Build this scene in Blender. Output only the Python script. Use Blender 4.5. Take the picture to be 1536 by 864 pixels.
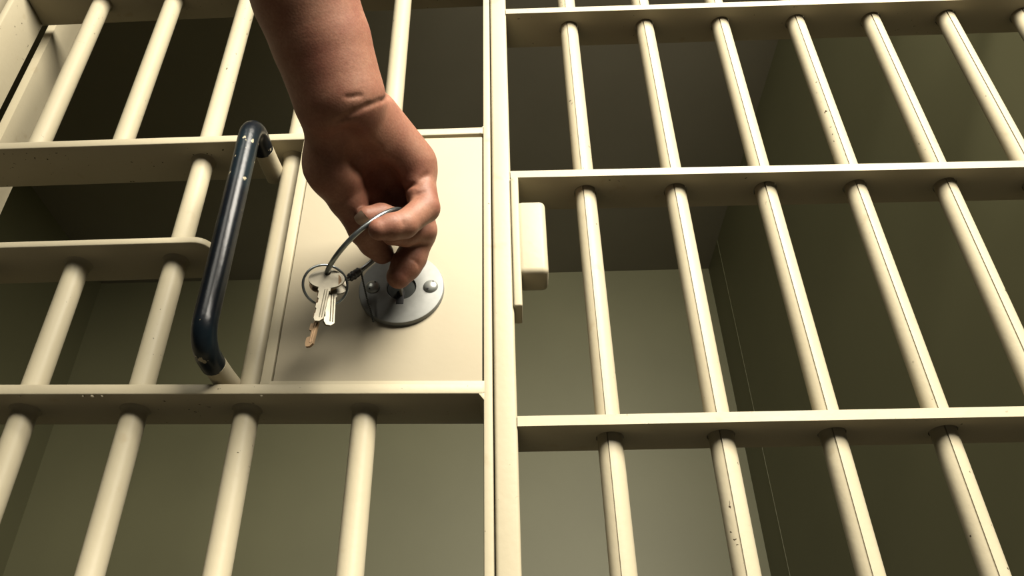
import bpy, bmesh, math, random
import numpy as np
from mathutils import Vector, Matrix

random.seed(4)
for o in list(bpy.data.objects):
    bpy.data.objects.remove(o)
scn = bpy.context.scene
COL = scn.collection

# ------------------------------------------------------------------ camera
FPX, PITCH, YAW, ROLL = 1221.313, 0.6231003, 0.0041364, -0.0268603
CAM = Vector((0.0, -0.65, 0.55))
cp, sp, cy, sy = math.cos(PITCH), math.sin(PITCH), math.cos(YAW), math.sin(YAW)
FW = Vector((sy * cp, cy * cp, sp))
_r = Vector((cy, -sy, 0)); _u = _r.cross(FW)
RT = _r * math.cos(ROLL) + _u * math.sin(ROLL)
UP = _u * math.cos(ROLL) - _r * math.sin(ROLL)
cam_d = bpy.data.cameras.new('camera')
cam_d.sensor_width = 36.0; cam_d.lens = FPX * 36.0 / 1536.0
cam_d.clip_start = 0.01
cam = bpy.data.objects.new('camera', cam_d); COL.objects.link(cam)
M = Matrix((RT, UP, -FW)).transposed().to_4x4(); M.translation = CAM
cam.matrix_world = M
scn.camera = cam

def U(px, py, Y):
    """point of the plane y = Y seen at a pixel of the photograph"""
    d = FW + RT * ((px - 768) / FPX) + UP * ((432 - py) / FPX)
    return CAM + d * ((Y - CAM.y) / d.y)

# ------------------------------------------------------------------ light
scn.view_settings.view_transform = 'Standard'
scn.view_settings.look = 'None'
scn.view_settings.exposure = 1.10
scn.view_settings.gamma = 1.0
w = bpy.data.worlds.new('world'); scn.world = w; w.use_nodes = True
bg = w.node_tree.nodes['Background']
bg.inputs[0].default_value = (0.95, 1.0, 0.85, 1); bg.inputs[1].default_value = 0.012

def area(name, loc, target, size, power, col):
    l = bpy.data.lights.new(name, 'AREA'); l.energy = power; l.size = size; l.color = col
    o = bpy.data.objects.new(name, l); COL.objects.link(o)
    o.location = loc
    o.rotation_euler = (Vector(target) - Vector(loc)).to_track_quat('-Z', 'Y').to_euler()
    return o
area('area_lamp', (0.68, -1.34, 2.10), (0.12, 0.0, 1.0), 1.0, 47, (1.0, 0.93, 0.80)).data.spread = math.radians(130)
area('area_lamp', (-0.55, -1.75, 2.35), (-0.2, 0.0, 1.0), 0.9, 13, (1.0, 0.95, 0.82))  # added fill with no known fixture; lightens the hand's shadow

# ------------------------------------------------------------------ materials
def new_mat(name):
    m = bpy.data.materials.new(name); m.use_nodes = True
    return m, m.node_tree.nodes, m.node_tree.links, m.node_tree.nodes['Principled BSDF']

def ramp(N, L, src, stops):
    r = N.new('ShaderNodeValToRGB')
    e = r.color_ramp.elements
    e[0].position, e[0].color = stops[0][0], (*stops[0][1], 1)
    e[1].position, e[1].color = stops[-1][0], (*stops[-1][1], 1)
    for p, c in stops[1:-1]:
        k = e.new(p); k.color = (*c, 1)
    L.new(src, r.inputs[0]); return r.outputs[0]

def noise(N, L, vec, scale, detail=4, rough=0.5):
    n = N.new('ShaderNodeTexNoise'); n.inputs['Scale'].default_value = scale
    n.inputs['Detail'].default_value = detail; n.inputs['Roughness'].default_value = rough
    L.new(vec, n.inputs['Vector']); return n.outputs['Fac']

def mix(N, L, fac, a, b):
    m = N.new('ShaderNodeMix'); m.data_type = 'RGBA'
    for s, v in ((m.inputs[0], fac), (m.inputs[6], a), (m.inputs[7], b)):
        if hasattr(v, 'node'): L.new(v, s)
        elif isinstance(v, (int, float)): s.default_value = v
        else: s.default_value = (*v, 1)
    return m.outputs[2]

def bump(N, L, P, h, strength, dist):
    b = N.new('ShaderNodeBump'); b.inputs['Strength'].default_value = strength
    b.inputs['Distance'].default_value = dist
    L.new(h, b.inputs['Height']); L.new(b.outputs[0], P.inputs['Normal'])

def paint(name, c1, c2, chip=True, rough=0.42, bs=0.35, spec=0.12):
    m, N, L, P = new_mat(name)
    tc = N.new('ShaderNodeTexCoord').outputs['Object']
    col = ramp(N, L, noise(N, L, tc, 9, 5), [(0.3, c1), (0.7, c2)])
    if chip:
        big = ramp(N, L, noise(N, L, tc, 7, 2), [(0.47, (0, 0, 0)), (0.60, (1, 1, 1))])
        sm = ramp(N, L, noise(N, L, tc, 190, 2), [(0.715, (0, 0, 0)), (0.735, (1, 1, 1))])
        mm = N.new('ShaderNodeMath'); mm.operation = 'MULTIPLY'
        L.new(big, mm.inputs[0]); L.new(sm, mm.inputs[1])
        col = mix(N, L, mm.outputs[0], col, (0.04, 0.028, 0.016))
        st = ramp(N, L, noise(N, L, tc, 34, 4), [(0.66, (0, 0, 0)), (0.80, (0.55, 0.55, 0.55))])
        col = mix(N, L, st, col, (0.22, 0.165, 0.09))
    L.new(col, P.inputs['Base Color'])
    P.inputs['Roughness'].default_value = rough
    P.inputs['Specular IOR Level'].default_value = spec
    bump(N, L, P, noise(N, L, tc, 130, 3), bs, 0.0006)
    return m

def plain(name, c, rough=0.5, metal=0.0, nscale=0, var=0.15, bs=0.0):
    m, N, L, P = new_mat(name)
    P.inputs['Roughness'].default_value = rough; P.inputs['Metallic'].default_value = metal
    tc = N.new('ShaderNodeTexCoord').outputs['Object']
    if nscale:
        n = noise(N, L, tc, nscale, 4)
        a = tuple(x * (1 - var) for x in c); b = tuple(min(1, x * (1 + var)) for x in c)
        L.new(ramp(N, L, n, [(0.3, a), (0.7, b)]), P.inputs['Base Color'])
        if bs: bump(N, L, P, n, bs, 0.0005)
    else:
        P.inputs['Base Color'].default_value = (*c, 1)
    return m

CREAM = paint('cream_paint', (0.312, 0.278, 0.196), (0.296, 0.261, 0.180))
PLATE = paint('cream_paint_dimmed', (0.285, 0.252, 0.184), (0.275, 0.241, 0.172), chip=False, bs=0.2, rough=0.6, spec=0.06)  # same cream paint, darkened so the lit case looks less bright
WALLM = plain('cell_wall_paint', (0.145, 0.141, 0.074), 0.55, 0, 3, 0.05)
CEILM = plain('cell_ceiling_paint', (0.23, 0.21, 0.155), 0.7, 0, 3, 0.05)
FLOORM = plain('concrete_floor', (0.028, 0.025, 0.021), 0.7, 0, 6, 0.2, 0.3)
STEEL = plain('brushed_steel', (0.155, 0.158, 0.145), 0.55, 0.1, 160, 0.08)
RIVETM = plain('screw_steel', (0.26, 0.27, 0.25), 0.32, 0.6)
DARKM = plain('dark_steel', (0.022, 0.025, 0.022), 0.45, 0.3, 90, 0.3)
BLACK = plain('hole_shade', (0.008, 0.008, 0.008), 0.7)  # black put in for the shade inside small holes
KEYM = plain('nickel_key', (0.16, 0.145, 0.11), 0.5, 0.55, 120, 0.15)
BRASS = plain('worn_brass_key', (0.19, 0.125, 0.07), 0.45, 0.6, 120, 0.2)
WIRE = plain('ring_wire_steel', (0.20, 0.22, 0.22), 0.28, 0.95, 200, 0.2)
RUBBER = plain('dark_tape', (0.02, 0.02, 0.02), 0.5, 0, 300, 0.5, 0.8)
NAILM = plain('fingernail', (0.30, 0.22, 0.16), 0.35)

def enamel():
    m, N, L, P = new_mat('black_enamel')
    tc = N.new('ShaderNodeTexCoord').outputs['Object']
    wear = ramp(N, L, noise(N, L, tc, 95, 3), [(0.69, (0, 0, 0)), (0.715, (1, 1, 1))])
    blot = ramp(N, L, noise(N, L, tc, 22, 4), [(0.4, (0.003, 0.004, 0.006)), (0.7, (0.006, 0.013, 0.017))])
    L.new(mix(N, L, wear, blot, (0.26, 0.23, 0.16)), P.inputs['Base Color'])
    P.inputs['Roughness'].default_value = 0.30
    P.inputs['Specular IOR Level'].default_value = 0.2
    bump(N, L, P, noise(N, L, tc, 160, 3), 0.3, 0.0007)
    return m
ENAMEL = enamel()

def skin():
    m, N, L, P = new_mat('skin')
    tc = N.new('ShaderNodeTexCoord').outputs['Object']
    c = ramp(N, L, noise(N, L, tc, 28, 5, 0.6), [(0.30, (0.155, 0.060, 0.040)), (0.52, (0.19, 0.088, 0.057)), (0.72, (0.22, 0.115, 0.076))])
    fine = ramp(N, L, noise(N, L, tc, 420, 3), [(0.35, (0.86, 0.84, 0.82)), (0.65, (1, 1, 1))])
    mm = N.new('ShaderNodeMix'); mm.data_type = 'RGBA'; mm.blend_type = 'MULTIPLY'; mm.inputs[0].default_value = 1
    L.new(c, mm.inputs[6]); L.new(fine, mm.inputs[7])
    L.new(mm.outputs[2], P.inputs['Base Color'])
    P.inputs['Roughness'].default_value = 0.55
    P.inputs['Specular IOR Level'].default_value = 0.2
    P.inputs['Subsurface Weight'].default_value = 0.10
    P.inputs['Subsurface Radius'].default_value = (1.0, 0.35, 0.2)
    P.inputs['Subsurface Scale'].default_value = 0.004
    vor = N.new('ShaderNodeTexVoronoi'); vor.inputs['Scale'].default_value = 520
    L.new(tc, vor.inputs['Vector'])
    ad = N.new('ShaderNodeMath'); ad.operation = 'ADD'
    L.new(vor.outputs['Distance'], ad.inputs[0]); L.new(noise(N, L, tc, 130, 4), ad.inputs[1])
    bump(N, L, P, ad.outputs[0], 0.12, 0.0006)
    return m
SKIN = skin()

# ------------------------------------------------------------------ helpers
def link(name, me, mat, parent=None):
    o = bpy.data.objects.new(name, me); COL.objects.link(o)
    for m in (mat if isinstance(mat, (list, tuple)) else [mat]):
        if m.name not in [x.name for x in me.materials if x]: me.materials.append(m)
    if parent is not None:
        o.parent = parent
        o.matrix_parent_inverse = WORLD[parent.name].inverted()
    WORLD[o.name] = Matrix.Identity(4)
    return o
WORLD = {}

def from_bm(name, bm, mat, parent=None, smooth=True, ang=40, bev=0, seg=2):
    bmesh.ops.recalc_face_normals(bm, faces=bm.faces[:])
    if bev:
        es = [e for e in bm.edges if len(e.link_faces) == 2 and e.calc_face_angle(0) > math.radians(35)]
        bmesh.ops.bevel(bm, geom=es, offset=bev, segments=seg, affect='EDGES', profile=0.5, clamp_overlap=True)
    me = bpy.data.meshes.new(name); bm.to_mesh(me); bm.free()
    if smooth:
        me.shade_smooth()
        me.set_sharp_from_angle(angle=math.radians(ang))
    return link(name, me, mat, parent)

def thing(name, loc, label, cat, group=None, kind=None):
    o = bpy.data.objects.new(name, None); COL.objects.link(o); o.location = loc
    o.empty_display_size = 0.05
    WORLD[o.name] = Matrix.Translation(Vector(loc))
    return tag(o, label, cat, group, kind)

def tag(o, label=None, cat=None, group=None, kind=None):
    if label: o['label'] = label
    if cat: o['category'] = cat
    if group: o['group'] = group
    if kind: o['kind'] = kind
    return o

def bm_box(bm, x0, x1, y0, y1, z0, z1):
    v = [bm.verts.new((x, y, z)) for z in (z0, z1) for y in (y0, y1) for x in (x0, x1)]
    for f in ((0, 2, 3, 1), (4, 5, 7, 6), (0, 1, 5, 4), (2, 6, 7, 3), (0, 4, 6, 2), (1, 3, 7, 5)):
        bm.faces.new([v[i] for i in f])

def box(name, b, mat, parent=None, bev=0.0015, seg=2):
    bm = bmesh.new(); bm_box(bm, *b)
    return from_bm(name, bm, mat, parent, bev=bev, seg=seg)

def plan_plate(name, outline, zf, t, mat, parent=None, bev=0.0012):
    """a flat bar lying level: plan outline, underside height zf(x), thickness t"""
    bm = bmesh.new()
    a = [bm.verts.new((x, y, zf(x))) for x, y in outline]
    b = [bm.verts.new((x, y, zf(x) + t)) for x, y in outline]
    n = len(a)
    bm.faces.new(a[::-1]); bm.faces.new(b)
    for i in range(n):
        bm.faces.new((a[i], a[(i + 1) % n], b[(i + 1) % n], b[i]))
    return from_bm(name, bm, mat, parent, bev=bev, ang=50)

def holed_bar(name, x0, x1, D, zf, t, holes, rh, mat, parent):
    """a flat bar with a drilled hole for each upright that goes through it"""
    bm = bmesh.new(); NS = 32
    h = D / 2
    cuts = [x0]
    for c in holes: cuts += [c - h, c + h]
    cuts.append(x1)
    cache = {}
    def V(x, y, top):
        k = (round(x, 6), round(y, 6), top)
        if k not in cache: cache[k] = bm.verts.new((x, y, zf(x) + (t if top else 0)))
        return cache[k]
    def sq(c, a):
        dx, dy = math.cos(a), math.sin(a); s = h / max(abs(dx), abs(dy))
        return c + dx * s, h + dy * s
    for top in (0, 1):
        for i in range(0, len(cuts) - 1, 2):
            xa, xb = cuts[i], cuts[i + 1]
            if xb - xa < 1e-5: continue
            ed_b = [sq(xb + h, a) for a in [math.pi * 2 * k / NS for k in range(NS)]] if i + 1 < len(cuts) - 1 else [(xb, 0), (xb, D)]
            ed_a = [sq(xa - h, a) for a in [math.pi * 2 * k / NS for k in range(NS)]] if i > 0 else [(xa, 0), (xa, D)]
            right = sorted([p for p in ed_b if abs(p[0] - xb) < 1e-6], key=lambda p: p[1])
            left = sorted([p for p in ed_a if abs(p[0] - xa) < 1e-6], key=lambda p: -p[1])
            bm.faces.new([V(*p, top) for p in right + left])
        for c in holes:
            for k in range(NS):
                a0, a1 = 2 * math.pi * k / NS, 2 * math.pi * (k + 1) / NS
                o0, o1 = sq(c, a0), sq(c, a1)
                i0 = (c + rh * math.cos(a0), h + rh * math.sin(a0)); i1 = (c + rh * math.cos(a1), h + rh * math.sin(a1))
                bm.faces.new((V(*o0, top), V(*o1, top), V(*i1, top), V(*i0, top)))
    for e in [e for e in bm.edges if e.is_boundary]:
        v0, v1 = e.verts
        if abs(v0.co.z - zf(v0.co.x)) < 1e-5:
            p0 = V(v0.co.x, v0.co.y, 1); p1 = V(v1.co.x, v1.co.y, 1)
            try: bm.faces.new((v0, v1, p1, p0))
            except ValueError: pass
    return from_bm(name, bm, mat, parent, ang=35)

def lathe_bar(name, x, y, rz, mat, parent, ns=28, prof=None):
    """an upright; rz = list of (z, radius); prof(angle) scales the radius"""
    bm = bmesh.new(); rings = []
    angs = [2 * math.pi * k / ns for k in range(ns)] if prof is None else prof[0]
    for z, r in rz:
        rings.append([bm.verts.new((x + r * (1 if prof is None else prof[1][k]) * math.cos(a), y + r * (1 if prof is None else prof[1][k]) * math.sin(a), z)) for k, a in enumerate(angs)])
    n = len(angs)
    for A, B in zip(rings, rings[1:]):
        for k in range(n): bm.faces.new((A[k], A[(k + 1) % n], B[(k + 1) % n], B[k]))
    bm.faces.new(rings[0][::-1]); bm.faces.new(rings[-1])
    return from_bm(name, bm, mat, parent, ang=24 if prof else 60)

def bm_tube(bm, pts, rad, ns=14, closed=False, cap=True, scale_up=1.0):
    pts = [Vector(p) for p in pts]; n = len(pts); rings = []
    rads = rad if isinstance(rad, (list, tuple)) else [rad] * n
    prev = None
    for i, p in enumerate(pts):
        if closed: t = (pts[(i + 1) % n] - pts[i - 1]).normalized()
        else: t = (pts[min(i + 1, n - 1)] - pts[max(i - 1, 0)]).normalized()
        if prev is None:
            a = t.cross(Vector((0, 0, 1)))
            if a.length < 1e-3: a = t.cross(Vector((1, 0, 0)))
            a.normalize()
        else:
            a = (prev - t * prev.dot(t)).normalized()
        prev = a; b = t.cross(a)
        rings.append([bm.verts.new(p + (a * math.cos(2 * math.pi * k / ns) + b * math.sin(2 * math.pi * k / ns)) * rads[i]) for k in range(ns)])
    for i in range(n if closed else n - 1):
        A, B = rings[i], rings[(i + 1) % n]
        for k in range(ns): bm.faces.new((A[k], A[(k + 1) % ns], B[(k + 1) % ns], B[k]))
    if not closed and cap:
        bm.faces.new(rings[0][::-1]); bm.faces.new(rings[-1])

def tube(name, pts, rad, mat, parent=None, ns=14, closed=False):
    bm = bmesh.new(); bm_tube(bm, pts, rad, ns, closed)
    return from_bm(name, bm, mat, parent, ang=50)

def bm_lathe_y(bm, c, prof, ns=48, mi=0):
    """turned about an axis along y through c; prof = list of (r, y)"""
    rings = []
    for r, y in prof:
        if r < 1e-6: rings.append([bm.verts.new((c[0], y, c[1]))])
        else: rings.append([bm.verts.new((c[0] + r * math.cos(2 * math.pi * k / ns), y, c[1] + r * math.sin(2 * math.pi * k / ns))) for k in range(ns)])
    for A, B in zip(rings, rings[1:]):
        for k in range(ns):
            if len(A) == 1 and len(B) == 1: continue
            if len(B) == 1: f = bm.faces.new((A[k], A[(k + 1) % ns], B[0]))
            elif len(A) == 1: f = bm.faces.new((A[0], B[(k + 1) % ns], B[k]))
            else: f = bm.faces.new((A[k], A[(k + 1) % ns], B[(k + 1) % ns], B[k]))
            f.material_index = mi

# ------------------------------------------------------------------ the cell
DR, DD = 0.0539, 0.0619          # depth of the flat bars: fixed panel, door
YB, XR, XL, HC = 1.964, 0.80, -1.63, 2.50
def struct(name, b, mat, label):
    o = box(name, b, mat, bev=0); return tag(o, label, None, None, 'structure')
struct('floor', (-3.0, 3.0, -2.6, YB + 0.1, -0.1, 0.0), FLOORM, 'bare concrete floor of the cell and corridor')
struct('wall_back', (XL, XR, YB, YB + 0.1, 0, HC), WALLM, 'olive painted back wall of the cell')
struct('wall_left', (XL - 0.1, XL, DD, YB + 0.1, 0, HC), WALLM, 'olive painted left side wall of the cell')
struct('wall_right', (XR, XR + 0.1, 0, YB + 0.1, 0, HC), WALLM, 'dark olive right side wall of the cell')
struct('ceiling', (XL - 0.1, XR + 0.1, 0.0, YB + 0.1, HC, HC + 0.1), CEILM, 'dark painted ceiling of the cell')
struct('wall_front', (XL - 0.1, -0.70, 0, DD, 0, HC), CREAM, 'cream wall beside the hinge side of the cell door')
struct('trim_1', (-0.70, -0.018, 0.0, DD, 2.17, HC), CREAM, 'cream steel panel above the cell door')
# seam strip on the right wall
sx = XR
d1 = None
for Y in np.linspace(0.3, 1.9, 200):
    p = U(1160, 765, Y)
    if abs(p.x - sx) < 0.006: d1 = Y; break
d1 = d1 or 1.6
struct('trim_2', (XR - 0.0012, XR, d1 - 0.006, d1 + 0.006, 0, HC), WALLM, 'thin upright seam strip on the right cell wall')
# fixed stop behind the hinge side of the door
struct('trim_3', (-0.655, -0.6435, 0.075, 0.127, 0, 2.17), CREAM, 'cream steel door stop behind the hinge stile')

# ------------------------------------------------------------------ fixed barred panel
panel = thing('barred_panel', (0.36, 0.027, 0), 'fixed cream panel of ridged upright bars right of the door post', 'bars')
box('post', (-0.0160, 0.0043, 0.0, DR, 0, HC), CREAM, panel, bev=0.0032, seg=3)
RX = [0.0875 + 0.1003 * i for i in range(7)]
RX[5] = 0.589
RB = {0.28: 0, 0.575: 0, 0.8679: -0.0060, 1.1652: -0.0046, 1.4553: 0.0115, 1.755: 0, 2.05: 0}
for z0, s in RB.items():
    holed_bar('crossbar', 0.0043, XR, DR, (lambda x, z0=z0, s=s: z0 + s * x), 0.0098, RX, 0.0127, CREAM, panel)
# ridged section: a keel runs down the front, a fine groove beside it
angs, rad = [], []
NA = 44
KE = -math.pi / 2 - math.radians(13)
for k in range(NA):
    a = KE + 2 * math.pi * k / NA
    angs.append(a); d = abs(((a - KE + math.pi) % (2 * math.pi)) - math.pi)
    rad.append(1.0 + 0.035 * max(0, 1 - d / 0.35))
ins = [(KE - 0.015, 1.040), (KE - 0.03, 0.90), (KE - 0.11, 0.90), (KE - 0.13, 1.015)]
al = sorted([(a % (2 * math.pi), r) for a, r in list(zip(angs, rad)) + ins])
al = [p for p in al if not (0.001 < ((KE - p[0]) % (2 * math.pi)) < 0.145 and p[1] not in [q[1] for q in ins])]
prof = ([p[0] for p in al], [p[1] for p in al])
for x in RX:
    lathe_bar('bar', x, DR / 2, [(0, 0.0114), (HC, 0.0114)], CREAM, panel, prof=prof)
# latch keeper beside the post
k0, k1 = U(783, 303, 0).z, U(783, 411, 0).z
kx0, kx1 = 0.0043, U(823, 400, 0).x
kb = box('latch_keeper', (kx0 + 0.0050, kx1, -0.0026, 0.033, k1, k0), CREAM, panel, bev=0.0062, seg=4)
box('keeper_strap', (kx0 - 0.0003, kx0 + 0.0082, -0.003, 0.030, U(777, 461, 0).z, U(777, 267, 0).z), CREAM, kb, bev=0.002, seg=3)

# ------------------------------------------------------------------ cell door
door = thing('cell_door', (-0.335, 0.031, 0.03), 'cream barred cell door with a square lock case and a food opening', 'door')
SX0, SX1 = -0.0255, -0.0172
DX0 = -0.651
box('stile', (SX0, SX1, 0, DD, 0.03, 2.15), CREAM, door, bev=0.0018)
box('stile', (DX0 - 0.009, DX0, 0, DD, 0.03, 2.15), CREAM, door, bev=0.0018)
DT_, DB1_, DM_, DB2_ = (1.5603, 0.034), (1.2352, 0.0125), (1.0868, 0.006), (0.9003, -0.0260)
def zl(p): return lambda x: p[0] + p[1] * x
for p in ((0.03, 0), (0.28, 0), (0.59, -0.01), DB2_, DB1_, DT_, (1.86, 0), (2.14, 0)):
    plan_plate('crossbar', [(DX0, 0), (SX0, 0), (SX0, DD), (DX0, DD)], zl(p), 0.0105, CREAM, door)
# short bar under the food opening, its free end rounded
xe = U(312, 366, 0).x
arc = [(xe - 0.018 + 0.018 * math.sin(a), 0.018 - 0.018 * math.cos(a)) for a in [math.pi / 2 * k / 6 for k in range(7)]]
arc2 = [(xe - 0.010 + 0.010 * math.cos(a), DD - 0.010 + 0.010 * math.sin(a)) for a in [math.pi / 2 * k / 5 for k in range(6)]]
plan_plate('food_opening_bar', [(DX0, 0)] + arc + arc2 + [(DX0, DD)], zl(DM_), 0.0080, CREAM, door)
RBAR = 0.0116
def dbar(x, z0, z1, cross):
    rz = [(z0, RBAR)]
    for z in sorted(cross):
        if z0 + 0.01 < z < z1 + 1e-4:
            rz += [(z - 0.0065, RBAR), (z - 0.0022, RBAR * 1.05), (z, RBAR * 1.22)]
            if z < z1 - 0.02: rz += [(z + 0.0108, RBAR * 1.12), (z + 0.014, RBAR)]
    if rz[-1][0] < z1 - 1e-4: rz.append((z1, RBAR))
    lathe_bar('bar', x, DD / 2, rz, CREAM, door)
def cz(p, x): return p[0] + p[1] * x
LX = [-0.5554, -0.4557, -0.3523, -0.2470, -0.1370]
for i, x in enumerate(LX):
    a = [0.28, 0.59 - 0.01 * x, cz(DB2_, x), cz(DM_, x), cz(DB1_, x), cz(DT_, x), 1.86, 2.14]
    if i < 2:
        dbar(x, 0.04, cz(DM_, x) + 0.001, a); dbar(x, cz(DB1_, x) + 0.010, 2.14, a)
    elif i < 4:
        if i == 3: a.remove(cz(DM_, x))
        dbar(x, 0.04, 2.14, a)
    else:
        dbar(x, 0.04, cz(DB2_, x) + 0.001, a); dbar(x, cz(DB1_, x) + 0.010, 2.14, a)
# lock case
xg = (U(407.5, 573, 0).x + U(456, 285, 0).x) / 2
xs0 = U(390, 573, 0).x
zb = cz(DB2_, xg); zt = cz(DB1_, -0.12)
lc = box('lock_case', (xg + 0.0008, SX0 - 0.0011, 0.0012, DD - 0.002, cz(DB2_, SX0) + 0.0105, zt - 0.0030), PLATE, door, bev=0.0009)
box('edge_strip', (xs0, xg - 0.0003, 0.0, DD, cz(DB2_, xg) + 0.0095, cz(DB1_, xg) + 0.001), CREAM, lc, bev=0.0014)
# filler run along the foot of the case, down to the cross bar
bm = bmesh.new()
pts = [(xs0, cz(DB2_, xs0) + 0.001), (SX0 + 0.001, cz(DB2_, SX0) + 0.001), (SX0 + 0.001, cz(DB2_, SX0) + 0.0135), (xs0, cz(DB2_, xs0) + 0.0135)]
a = [bm.verts.new((x, 0.0002, z)) for x, z in pts]; b = [bm.verts.new((x, 0.01, z)) for x, z in pts]
bm.faces.new(a); bm.faces.new(b[::-1])
for i in range(4): bm.faces.new((a[i], b[i], b[(i + 1) % 4], a[(i + 1) % 4]))
from_bm('weld_seam', bm, CREAM, lc, bev=0.0006)
# welds in the corners of the stile and drips of paint below the cross bar
def gusset(px, py, dx, dz, Y=0.0):
    p = U(px, py, Y); bm = bmesh.new()
    tri = [(p.x, p.z), (p.x + dx, p.z), (p.x, p.z + dz)]
    a = [bm.verts.new((x, -0.0002, z)) for x, z in tri]; b = [bm.verts.new((x, 0.045, z)) for x, z in tri]
    bm.faces.new(a); bm.faces.new(b[::-1])
    for i in range(3): bm.faces.new((a[i], b[i], b[(i + 1) % 3], a[(i + 1) % 3]))
    from_bm('weld', bm, CREAM, door, bev=0.0008)
zz = cz(DB2_, SX0)
for (x, z, dx, dz) in ((SX0 + 0.001, zz + 0.001, -0.006, -0.008), (SX0 + 0.001, cz(DB1_, SX0) + 0.010, -0.0035, 0.0035)):
    bm = bmesh.new(); tri = [(x, z), (x + dx, z), (x, z + dz)]
    a = [bm.verts.new((q[0], 0.0003, q[1])) for q in tri]; b = [bm.verts.new((q[0], 0.05, q[1])) for q in tri]
    bm.faces.new(a); bm.faces.new(b[::-1])
    for i in range(3): bm.faces.new((a[i], b[i], b[(i + 1) % 3], a[(i + 1) % 3]))
    from_bm('weld', bm, CREAM, door, bev=0.0006)
for px, py, r in ((124, 593, 0.0016), (138, 594, 0.0021), (153, 593, 0.0017), (392, 593, 0.0018), (30, 590, 0.0012)):
    p = U(px, py, 0.002); bm = bmesh.new()
    bmesh.ops.create_uvsphere(bm, u_segments=10, v_segments=6, radius=r, matrix=Matrix.Translation((p.x, 0.003, cz(DB2_, p.x))))
    from_bm('paint_drip', bm, CREAM, door)
# round lock plate
LC = U(602, 431.5, -0.004); lcx, lcz = LC.x, LC.z
bm = bmesh.new()
bm_lathe_y(bm, (lcx, lcz), [(0.0417, 0.0014), (0.0417, -0.0032), (0.0412, -0.0043), (0.0400, -0.0048), (0.0148, -0.0048), (0.0142, -0.0042), (0.0142, 0.0014)], 72)
lp = from_bm('lock_plate', bm, STEEL, door, ang=30); tag(lp, 'round grey steel lock plate')
bm = bmesh.new()
bm_lathe_y(bm, (lcx, lcz), [(0.0140, 0.0012), (0.0140, -0.0024), (0.0132, -0.0030), (0.0, -0.0030)], 40)
from_bm('lock_cylinder', bm, DARKM, lp, ang=30)
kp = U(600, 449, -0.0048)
box('keyway_shade', (kp.x - 0.0036, kp.x + 0.0036, -0.0052, 0.001, kp.z - 0.0055, kp.z + 0.010), BLACK, lp, bev=0.0003)  # solid block; its black stands for the shade inside the key slot
for px, py in ((559, 430), (646, 429)):
    c = U(px, py, -0.0055); bm = bmesh.new()
    R0 = 0.0073
    bm_lathe_y(bm, (c.x, c.z), [(R0, -0.0046)] + [(R0 * math.cos(t), -0.0048 - 0.0040 * math.sin(t)) for t in [math.pi / 2 * k / 7 for k in range(8)]], 28)
    sc = from_bm('screw', bm, RIVETM, lp, ang=60)
# black pegs painted in as the shade inside the screw-head dimples
    for s in (-1, 1):
        ang = math.radians(58)
        p = (c.x + s * 0.0046 * math.cos(ang), c.z + s * 0.0046 * math.sin(ang))
        bm = bmesh.new(); bm_lathe_y(bm, p, [(0.0009, -0.0065), (0.0009, -0.0082), (0.0, -0.0083)], 12)
        bm.verts.ensure_lookup_table()
        me = bpy.data.meshes.new('dimple_shade'); bmesh.ops.recalc_face_normals(bm, faces=bm.faces[:]); bm.to_mesh(me); bm.free()
        tmp = me
        # joined into its screw so that no fourth level is needed
        bm2 = bmesh.new(); bm2.from_mesh(sc.data)
        n0 = len(bm2.faces); bm2.from_mesh(tmp); bm2.faces.ensure_lookup_table()
        for f in bm2.faces[n0:]: f.material_index = 1
        bm2.to_mesh(sc.data); bm2.free(); bpy.data.meshes.remove(tmp)
    sc.data.materials.append(BLACK)
# pull handle
HX, HT, HB, HY, HRAD = -0.270, 1.2090, 0.9305, -0.050, 0.0112
rb = 0.024
path = [(HX, -0.006, HT), (HX, HY + rb, HT)]
path += [(HX, HY + rb - rb * math.sin(t), HT - rb + rb * math.cos(t)) for t in [math.pi / 2 * k / 8 for k in range(1, 9)]]
for k in range(1, 12): path.append((HX, HY, HT - rb - (HT - HB - 2 * rb) * k / 12))
path += [(HX, HY + rb - rb * math.cos(t), HB + rb - rb * math.sin(t)) for t in [math.pi / 2 * k / 8 for k in range(0, 9)]]
path.append((HX, -0.012, HB))
hd = tube('pull_handle', path, HRAD, ENAMEL, door, ns=20); tag(hd, 'chipped black bent-tube pull handle')
for z, y0 in ((HT, -0.007), (HB, -0.013)):
    bm = bmesh.new(); bm_tube(bm, [(HX + 0.001, y0, z), (HX + 0.002, 0.012, z), (HX + 0.004, 0.036, z)], [0.0106, 0.0108, 0.0112], 18)
    st = from_bm('handle_stub', bm, CREAM, hd); tag(st, 'cream painted stub of the black handle')

# ------------------------------------------------------------------ forearm and hand
def smin(a, b, k):
    h = np.clip(0.5 + 0.5 * (b - a) / k, 0, 1)
    return b * (1 - h) + a * h - k * h * (1 - h)

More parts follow.
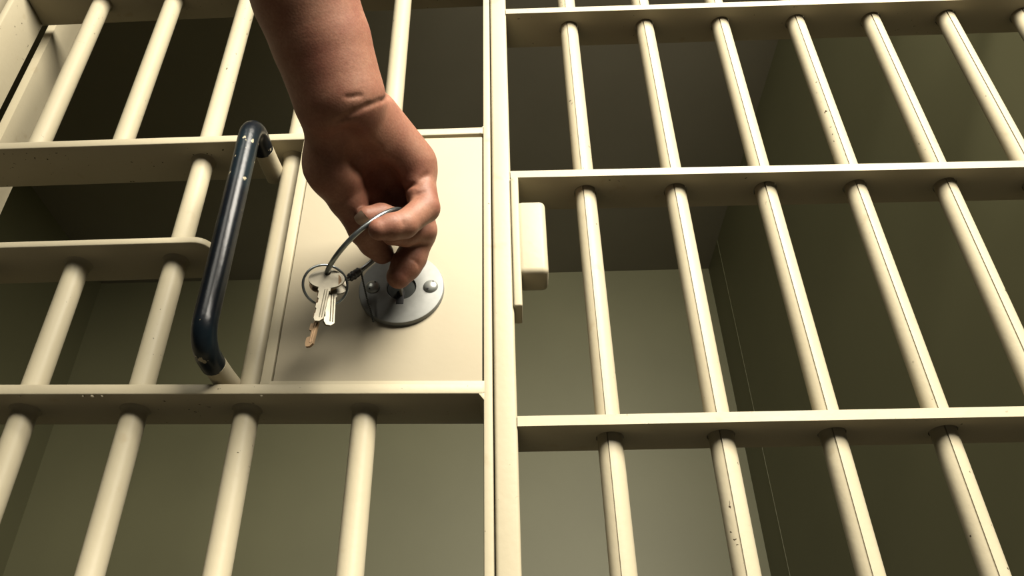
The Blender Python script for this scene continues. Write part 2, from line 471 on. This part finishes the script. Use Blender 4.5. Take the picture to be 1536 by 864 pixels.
class Field:
    def __init__(s, lo, hi, vox):
        s.lo = np.array(lo); s.vox = vox
        s.n = np.ceil((np.array(hi) - s.lo) / vox).astype(int) + 1
        s.ax = [s.lo[i] + vox * np.arange(s.n[i]) for i in range(3)]
    def new(s): return np.full(s.n, 0.05, np.float32)
    def sub(s, pts, pad):
        pts = np.array(pts); a = np.floor((pts.min(0) - pad - s.lo) / s.vox).astype(int); b = np.ceil((pts.max(0) + pad - s.lo) / s.vox).astype(int) + 1
        a = np.clip(a, 0, s.n); b = np.clip(b, 0, s.n)
        return tuple(slice(int(x), int(y)) for x, y in zip(a, b))
    def cone(s, D, p, q, r0, r1, k, subtract=False, flat=None):
        """smooth union of a tapered capsule; flat = (axis, factor) squeezes it"""
        p = np.array(p); q = np.array(q); sl = s.sub([p, q], max(r0, r1) + 0.026)
        X, Y, Z = np.meshgrid(s.ax[0][sl[0]], s.ax[1][sl[1]], s.ax[2][sl[2]], indexing='ij', sparse=True)
        d = q - p; L = max(d @ d, 1e-12)
        t = np.clip(((X - p[0]) * d[0] + (Y - p[1]) * d[1] + (Z - p[2]) * d[2]) / L, 0, 1)
        ex, ey, ez = X - p[0] - t * d[0], Y - p[1] - t * d[1], Z - p[2] - t * d[2]
        if flat is not None:
            ax, fac = flat; c = ex * ax[0] + ey * ax[1] + ez * ax[2]; g = 1 / fac - 1
            dist = np.sqrt(ex**2 + ey**2 + ez**2 + c * c * ((1 / fac)**2 - 1))
            rr = r0 + (r1 - r0) * t
            v = (dist - rr) * (fac if False else 1.0)
        else:
            v = np.sqrt(ex**2 + ey**2 + ez**2) - (r0 + (r1 - r0) * t)
        v = v.astype(np.float32)
        if subtract: D[sl] = -smin(-D[sl], v, k)
        else: D[sl] = smin(D[sl], v, k)

def surface_nets(D, lo, vox):
    ins = D < 0
    nx, ny, nz = D.shape
    c = np.zeros((nx - 1, ny - 1, nz - 1), np.int8)
    for dx in (0, 1):
        for dy in (0, 1):
            for dz in (0, 1): c += ins[dx:nx - 1 + dx, dy:ny - 1 + dy, dz:nz - 1 + dz]
    act = np.argwhere((c > 0) & (c < 8))
    idx = -np.ones(c.shape, np.int64); idx[tuple(act.T)] = np.arange(len(act))
    acc = np.zeros((len(act), 3)); cnt = np.zeros(len(act))
    cor = [(0, 0, 0), (1, 0, 0), (0, 1, 0), (1, 1, 0), (0, 0, 1), (1, 0, 1), (0, 1, 1), (1, 1, 1)]
    for i in range(8):
        for j in range(i + 1, 8):
            if sum(abs(a - b) for a, b in zip(cor[i], cor[j])) != 1: continue
            ci, cj = np.array(cor[i]), np.array(cor[j])
            a = D[tuple((act + ci).T)]; b = D[tuple((act + cj).T)]
            m = (a < 0) != (b < 0)
            t = np.where(m, a / np.where(m, a - b, 1), 0)
            acc += np.where(m[:, None], ci + t[:, None] * (cj - ci), 0); cnt += m
    V = lo + vox * (act + acc / cnt[:, None])
    F = []
    for ax in range(3):
        s0 = [slice(None)] * 3; s1 = [slice(None)] * 3; s0[ax] = slice(0, -1); s1[ax] = slice(1, None)
        ch = np.argwhere(ins[tuple(s0)] != ins[tuple(s1)])
        o1, o2 = (ax + 1) % 3, (ax + 2) % 3
        ok = (ch[:, o1] > 0) & (ch[:, o2] > 0) & (ch[:, o1] < c.shape[o1]) & (ch[:, o2] < c.shape[o2]); ch = ch[ok]
        inside = ins[tuple(ch.T)]
        e1 = np.zeros(3, int); e1[o1] = 1; e2 = np.zeros(3, int); e2[o2] = 1
        q = np.stack([idx[tuple((ch - e1 - e2).T)], idx[tuple((ch - e2).T)], idx[tuple(ch.T)], idx[tuple((ch - e1).T)]], 1)
        q[~inside] = q[~inside][:, ::-1]
        F.append(q)
    return V, np.concatenate(F)

def J(px, py, Y): return np.array(U(px, py, Y))
_w = J(509, 146, -0.186); _d = J(457, -5, -0.245) - _w
ELB = _w + _d * (0.255 / np.linalg.norm(_d)); SHO = ELB + np.array((-0.06, -0.11, 0.27))
FIELD = Field(np.minimum(np.minimum(ELB, SHO) - 0.07, (-0.22, -0.25, 0.93)), np.maximum(np.maximum(ELB, SHO) + 0.07, (0.0, 0.0, 1.2)), 0.0016)
palm = FIELD.new()
def P(D, a, b, ra, rb_, k=0.012, **kw): FIELD.cone(D, J(*a), J(*b), ra, rb_, k, **kw)
# forearm
P(palm, (509, 146, -0.186), (482, 62, -0.218), 0.0385, 0.0412, 0.003)
P(palm, (482, 62, -0.218), (457, -5, -0.245), 0.0412, 0.0430, 0.003)
FIELD.cone(palm, J(457, -5, -0.245), ELB, 0.0430, 0.0450, 0.003)
FIELD.cone(palm, ELB, SHO, 0.0440, 0.0540, 0.020)
# heel of the hand, outer and thumb pads, back of the hand
P(palm, (509, 146, -0.186), (540, 205, -0.140), 0.0375, 0.031, 0.004)
P(palm, (560, 178, -0.150), (615, 245, -0.108), 0.0245, 0.0245)
P(palm, (505, 190, -0.158), (502, 255, -0.132), 0.0270, 0.0235)
P(palm, (545, 205, -0.128), (590, 285, -0.070), 0.030, 0.026)
P(palm, (540, 215, -0.130), (555, 285, -0.085), 0.028, 0.024)
# knuckle row
P(palm, (618, 258, -0.098), (607, 300, -0.045), 0.0190, 0.0160, 0.012)
body = palm
def digit(js, k_base=0.010, k=0.0035):
    """js: (px, py, Y, radius) from the knuckle to the tip"""
    global body
    ch = FIELD.new()
    a, b = js[0], js[1]
    FIELD.cone(body, J(*a[:3]), J(*b[:3]), a[3], b[3], k_base)
    for a, b in zip(js, js[1:]):
        FIELD.cone(ch, J(*a[:3]), J(*b[:3]), a[3], b[3], k)
    body = smin(body, ch, 0.0016)
# thumb
digit([(495, 245, -0.130, 0.0225), (520, 298, -0.105, 0.0160), (546, 346, -0.074, 0.0132), (560, 364, -0.058, 0.0128), (573, 379, -0.047, 0.0110)], 0.014, 0.006)
# little finger, lit, curled across the palm
digit([(626, 268, -0.100, 0.0160), (638, 312, -0.098, 0.0128), (606, 337, -0.108, 0.0120), (588, 340, -0.112, 0.0114), (569, 344, -0.115, 0.0097)], 0.008)
# ring finger: the tip with the nail
digit([(615, 285, -0.075, 0.0150), (632, 322, -0.072, 0.0120), (600, 330, -0.082, 0.0110), (572, 323, -0.094, 0.0108), (549, 325, -0.102, 0.0092)], 0.006)
# middle finger behind them
digit([(615, 295, -0.060, 0.0150), (636, 345, -0.062, 0.0118), (608, 352, -0.072, 0.0108), (588, 352, -0.080, 0.0100)], 0.006)
# index finger pressing the key
digit([(610, 305, -0.045, 0.0150), (631, 352, -0.052, 0.0138), (617, 386, -0.044, 0.0142), (609, 399, -0.042, 0.0140), (598, 415, -0.040, 0.0116)], 0.006)

def march(px, py):
    """first point of the hand along the view ray through a pixel"""
    o = np.array(CAM); d = np.array(U(px, py, 0)) - o; d /= np.linalg.norm(d); t = 0.25
    for _ in range(900):
        p = o + d * t; i = np.round((p - FIELD.lo) / FIELD.vox).astype(int)
        if (i >= 0).all() and (i < FIELD.n).all() and body[tuple(i)] < 0.0004: return p
        t += 0.0008
    return None
def crease(pts, r=0.0012, k=0.002):
    q = [march(*p) for p in pts]
    for a, b in zip(q, q[1:]):
        if a is not None and b is not None and np.linalg.norm(a - b) < 0.04:
            FIELD.cone(body, a, b, r, r, k, subtract=True)
crease([(520, 205), (545, 238), (572, 268), (592, 290)], 0.0060, 0.016)
crease([(583, 144), (570, 152), (552, 158), (530, 168), (505, 184)], 0.0010, 0.0035)
crease([(541, 143), (520, 146)], 0.0006, 0.003)
crease([(641, 262), (625, 275), (606, 283), (585, 288)], 0.0012, 0.004)
crease([(656, 277), (640, 287), (624, 293)], 0.0009, 0.003)
crease([(598, 322), (602, 328), (604, 336)], 0.0006, 0.002)
crease([(617, 389), (625, 393), (628, 400)], 0.0006, 0.002)
# the channel in which the fingers hold the big ring
RC, RN, RR = Vector((-0.12937, -0.07231, 1.01490)), Vector((0.68321, 0.30332, -0.66424)).normalized(), 0.0466
e1 = (Vector(U(584, 317, -0.11)) - RC); e1 = (e1 - RN * e1.dot(RN)).normalized(); e2 = RN.cross(e1)
def ringp(t, off=0.0): return RC + (e1 * math.cos(t) + e2 * math.sin(t)) * (RR + off)
for k in range(60):
    FIELD.cone(body, np.array(ringp(2 * math.pi * k / 60)), np.array(ringp(2 * math.pi * (k + 1) / 60)), 0.0030, 0.0030, 0.0012, subtract=True)
Vv, Ff = surface_nets(body, FIELD.lo, FIELD.vox)
me = bpy.data.meshes.new('person')
me.from_pydata(Vv.tolist(), [], Ff.tolist()); me.update(); me.shade_smooth()
arm = link('person', me, SKIN)
sm = arm.modifiers.new('smooth', 'SMOOTH'); sm.factor = 0.5; sm.iterations = 3
tag(arm, "person's bare forearm and right hand gripping the key ring and turning a key", 'person')
def nail(px, py, dirpx, wid, ln, tiltpx):
    c = march(px, py)
    if c is None: return
    a = Vector(march(*dirpx)) - Vector(c); a.normalize()
    n = (Vector(CAM) - Vector(c)).normalized()
    i = np.round((c - FIELD.lo) / FIELD.vox).astype(int)
    g = np.array([body[i[0] + 2, i[1], i[2]] - body[i[0] - 2, i[1], i[2]], body[i[0], i[1] + 2, i[2]] - body[i[0], i[1] - 2, i[2]], body[i[0], i[1], i[2] + 2] - body[i[0], i[1], i[2] - 2]])
    n = Vector(g).normalized(); a = (a - n * a.dot(n)).normalized(); b = n.cross(a)
    bm = bmesh.new(); rows = []
    for u in np.linspace(-1, 1, 9):
        row = []
        for v in np.linspace(-1, 1, 9):
            uu = u * math.sqrt(max(0, 1 - 0.25 * v * v)); vv = v * math.sqrt(max(0, 1 - 0.12 * u * u))
            h = 0.0006 - 0.0022 * vv * vv - 0.0007 * uu * uu
            row.append(bm.verts.new(Vector(c) + a * (uu * ln) + b * (vv * wid) + n * h))
        rows.append(row)
    for A, B in zip(rows, rows[1:]):
        for k in range(8): bm.faces.new((A[k], A[k + 1], B[k + 1], B[k]))
    bmesh.ops.solidify(bm, geom=bm.faces[:], thickness=0.0008)
    o = from_bm('fingernail', bm, NAILM, arm)
nail(541, 328, (548, 322), 0.0055, 0.0058, None)

# ------------------------------------------------------------------ keys
kr = tube('key_ring', [ringp(2 * math.pi * k / 72) for k in range(72)], 0.0023, WIRE, None, 12, True)
tag(kr, 'large steel wire key ring held in the curled fingers', 'key ring')
def proj(p):
    d = Vector(p) - CAM; z = d.dot(FW); return 768 + FPX * d.dot(RT) / z, 432 - FPX * d.dot(UP) / z
def tnear(px, py):
    return min((2 * math.pi * k / 360 for k in range(360)), key=lambda t: (proj(ringp(t))[0] - px)**2 + (proj(ringp(t))[1] - py)**2)
tc_ = tnear(531, 410); tb = tnear(490, 409)
s_ = 1
bm = bmesh.new()
cl = [ringp(tc_ + (k - 4) * 0.042) for k in range(9)]
bm_tube(bm, cl, [0.0030, 0.0042, 0.0037, 0.0046, 0.0040, 0.0044, 0.0038, 0.0043, 0.0030], 12)
tag(from_bm('ring_clip', bm, RUBBER), 'dark knobbly clip wrapped around the large key ring', 'clip')
# beaded chain that hangs from the clip against the lock plate
bm = bmesh.new()
ca = Vector(ringp(tc_ + 0.17 if proj(ringp(tc_ + 0.17))[0] > 531 else tc_ - 0.17)); cb = Vector(U(560, 482, -0.0075))
for k in range(31):
    t = k / 30; p = ca.lerp(cb, t) + Vector((0, -0.004 * math.sin(math.pi * t), -0.002 * math.sin(math.pi * t)))
    bmesh.ops.create_icosphere(bm, subdivisions=1, radius=0.00115, matrix=Matrix.Translation(p))
bm_tube(bm, [ca, ca.lerp(cb, 0.5) + Vector((0, -0.004, -0.002)), cb], 0.0005, 6)
tag(from_bm('bead_chain', bm, DARKM), 'thin beaded chain hanging from the ring clip over the lock plate', 'chain')
# small split ring
KP = Vector(ringp(tb))
sc_ = U(488, 428, KP.y + 0.004)
n_ = (CAM - sc_).normalized(); n_ = (n_ + Vector((0.25, 0, 0.0))).normalized()
a_ = n_.cross(Vector((0, 0, 1))).normalized(); b_ = n_.cross(a_)
pts = []
for k in range(90):
    t = 4 * math.pi * k / 90
    pts.append(sc_ + (a_ * math.cos(t) * 1.04 + b_ * math.sin(t) * 0.94) * 0.0188 + n_ * (0.0013 * k / 90))
tag(tube('split_ring', pts, 0.0011, WIRE, None, 8), 'small split ring linking the hanging keys', 'key ring')

def key_outline(bw, bh, bl, w_, cuts):
    """bow ellipse above, bitted blade below (local x across, z up); hole left for the ring"""
    pts = []
    for k in range(25):
        t = math.pi * (1.5 - 0.09) - (2 * math.pi - 0.18 * math.pi) * k / 24
        pts.append((bw * math.cos(t), bh * math.sin(t)))
    top = -bh * 0.97
    right = [(w_ * 1.25, top), (w_ * 1.25, top - 0.0035), (w_, top - 0.004), (w_, top - bl + 0.003), (w_ * 0.3, top - bl)]
    left = [(-w_ * 0.6, top - bl)]
    z = top - bl + 0.003
    n = len(cuts)
    for i, c in enumerate(cuts):
        z2 = z + (bl - 0.009) / n
        left += [(-w_ + c, z), (-w_ + c, z2 - 0.0008)]; z = z2
    left += [(-w_, top - 0.004), (-w_ * 1.25, top - 0.0035), (-w_ * 1.25, top)]
    return pts, right + left

def make_key(c, roll_, yaw_, tilt_, bw, bh, bl, w_, cuts, mat, label, th=0.0019, name='key', group='keys hanging from the ring'):
    R = Matrix.Rotation(yaw_, 4, 'Z') @ Matrix.Rotation(tilt_, 4, 'X') @ Matrix.Rotation(roll_, 4, 'Y')
    T = Matrix.Translation(c) @ R
    root = thing(name, c, label, 'key', group)
    # bow: a plate with an eyelet
    bm = bmesh.new(); NS = 32; h0 = (0, bh * 0.58); hr = min(bw, bh) * 0.24
    for y in (-th / 2, th / 2):
        O = [bm.verts.new(T @ Vector((bw * math.cos(2 * math.pi * k / NS), y, bh * math.sin(2 * math.pi * k / NS)))) for k in range(NS)]
        I = [bm.verts.new(T @ Vector((h0[0] + hr * math.cos(2 * math.pi * k / NS), y, h0[1] + hr * math.sin(2 * math.pi * k / NS)))) for k in range(NS)]
        for k in range(NS): bm.faces.new((O[k], O[(k + 1) % NS], I[(k + 1) % NS], I[k]))
        if y < 0: O0, I0 = O, I
        else:
            for k in range(NS):
                j = (k + 1) % NS
                bm.faces.new((O0[k], O0[j], O[j], O[k])); bm.faces.new((I0[k], I[k], I[j], I0[j]))
    from_bm('bow', bm, mat, root, ang=40)
    _, bl_pts = key_outline(bw, bh, bl, w_, cuts)
    bm = bmesh.new()
    a = [bm.verts.new(T @ Vector((x, -th * 0.6, z))) for x, z in bl_pts]; b = [bm.verts.new(T @ Vector((x, th * 0.6, z))) for x, z in bl_pts]
    bm.faces.new(a); bm.faces.new(b[::-1]); n = len(a)
    for k in range(n): bm.faces.new((a[k], b[k], b[(k + 1) % n], a[(k + 1) % n]))
    bld = from_bm('blade', bm, mat, root, smooth=False)
    # milled ribs along both faces of the blade
    bm = bmesh.new(); top = -bh * 0.97
    for s in (-1, 1):
        for x in (0.15, 0.62):
            vs = []
            for z in (top - 0.002, top - bl + 0.004):
                for dx, dy in ((-0.11, 0.6), (0.11, 0.6), (0.0, 0.95)):
                    vs.append(bm.verts.new(T @ Vector(((x + dx) * w_, s * th * dy, z))))
            for f in ((0, 1, 4, 3), (1, 2, 5, 4), (2, 0, 3, 5), (0, 2, 1), (3, 4, 5)): bm.faces.new([vs[i] for i in f])
    from_bm('rib', bm, mat, bld, smooth=False)
    return root
KB = U(490, 419, KP.y)
make_key(KB + Vector((0.000, 0.000, 0.0)), math.radians(2), math.radians(6), math.radians(-6), 0.0155, 0.0108, 0.037, 0.0042, [0.0004, 0.001, 0.0, 0.0012, 0.0], KEYM, 'pale nickel key with an oval bow, frontmost below the split ring')
make_key(KB + Vector((-0.0015, 0.0035, -0.001)), math.radians(4), math.radians(-12), math.radians(-4), 0.0150, 0.0105, 0.058, 0.0036, [0.0, 0.0028, 0.0005, 0.0034, 0.0008, 0.0032, 0.0], BRASS, 'longest bitted brassy key, lowest of the keys on the ring')
make_key(KB + Vector((0.0025, 0.0065, 0.0)), math.radians(-3), math.radians(30), math.radians(-2), 0.0150, 0.0105, 0.034, 0.0046, [0.0, 0.001, 0.0003, 0.0014, 0.0], KEYM, 'nickel key turned edge-on, rearmost of the hanging keys')
# the key in the lock
kc = Vector((kp.x + 0.0012, 0, kp.z + 0.0085))
ik = thing('key', (kc.x, -0.0052, kc.z), 'dark key pushed into the round lock between thumb and finger', 'key')
box('blade', (kc.x - 0.0010, kc.x + 0.0010, -0.030, -0.0031, kc.z - 0.0046, kc.z + 0.0046), KEYM, ik, bev=0.0003)
bm = bmesh.new()
for k, x in enumerate((kc.x - 0.0014, kc.x + 0.0014)):
    ring = [bm.verts.new((x, -0.040 + 0.0115 * math.cos(2 * math.pi * q / 28), kc.z + 0.006 + 0.0125 * math.sin(2 * math.pi * q / 28))) for q in range(28)]
    bm.faces.new(ring if k else ring[::-1])
    if k:
        for q in range(28): bm.faces.new((prev_[q], prev_[(q + 1) % 28], ring[(q + 1) % 28], ring[q]))
    prev_ = ring
from_bm('bow', bm, KEYM, ik, ang=40)
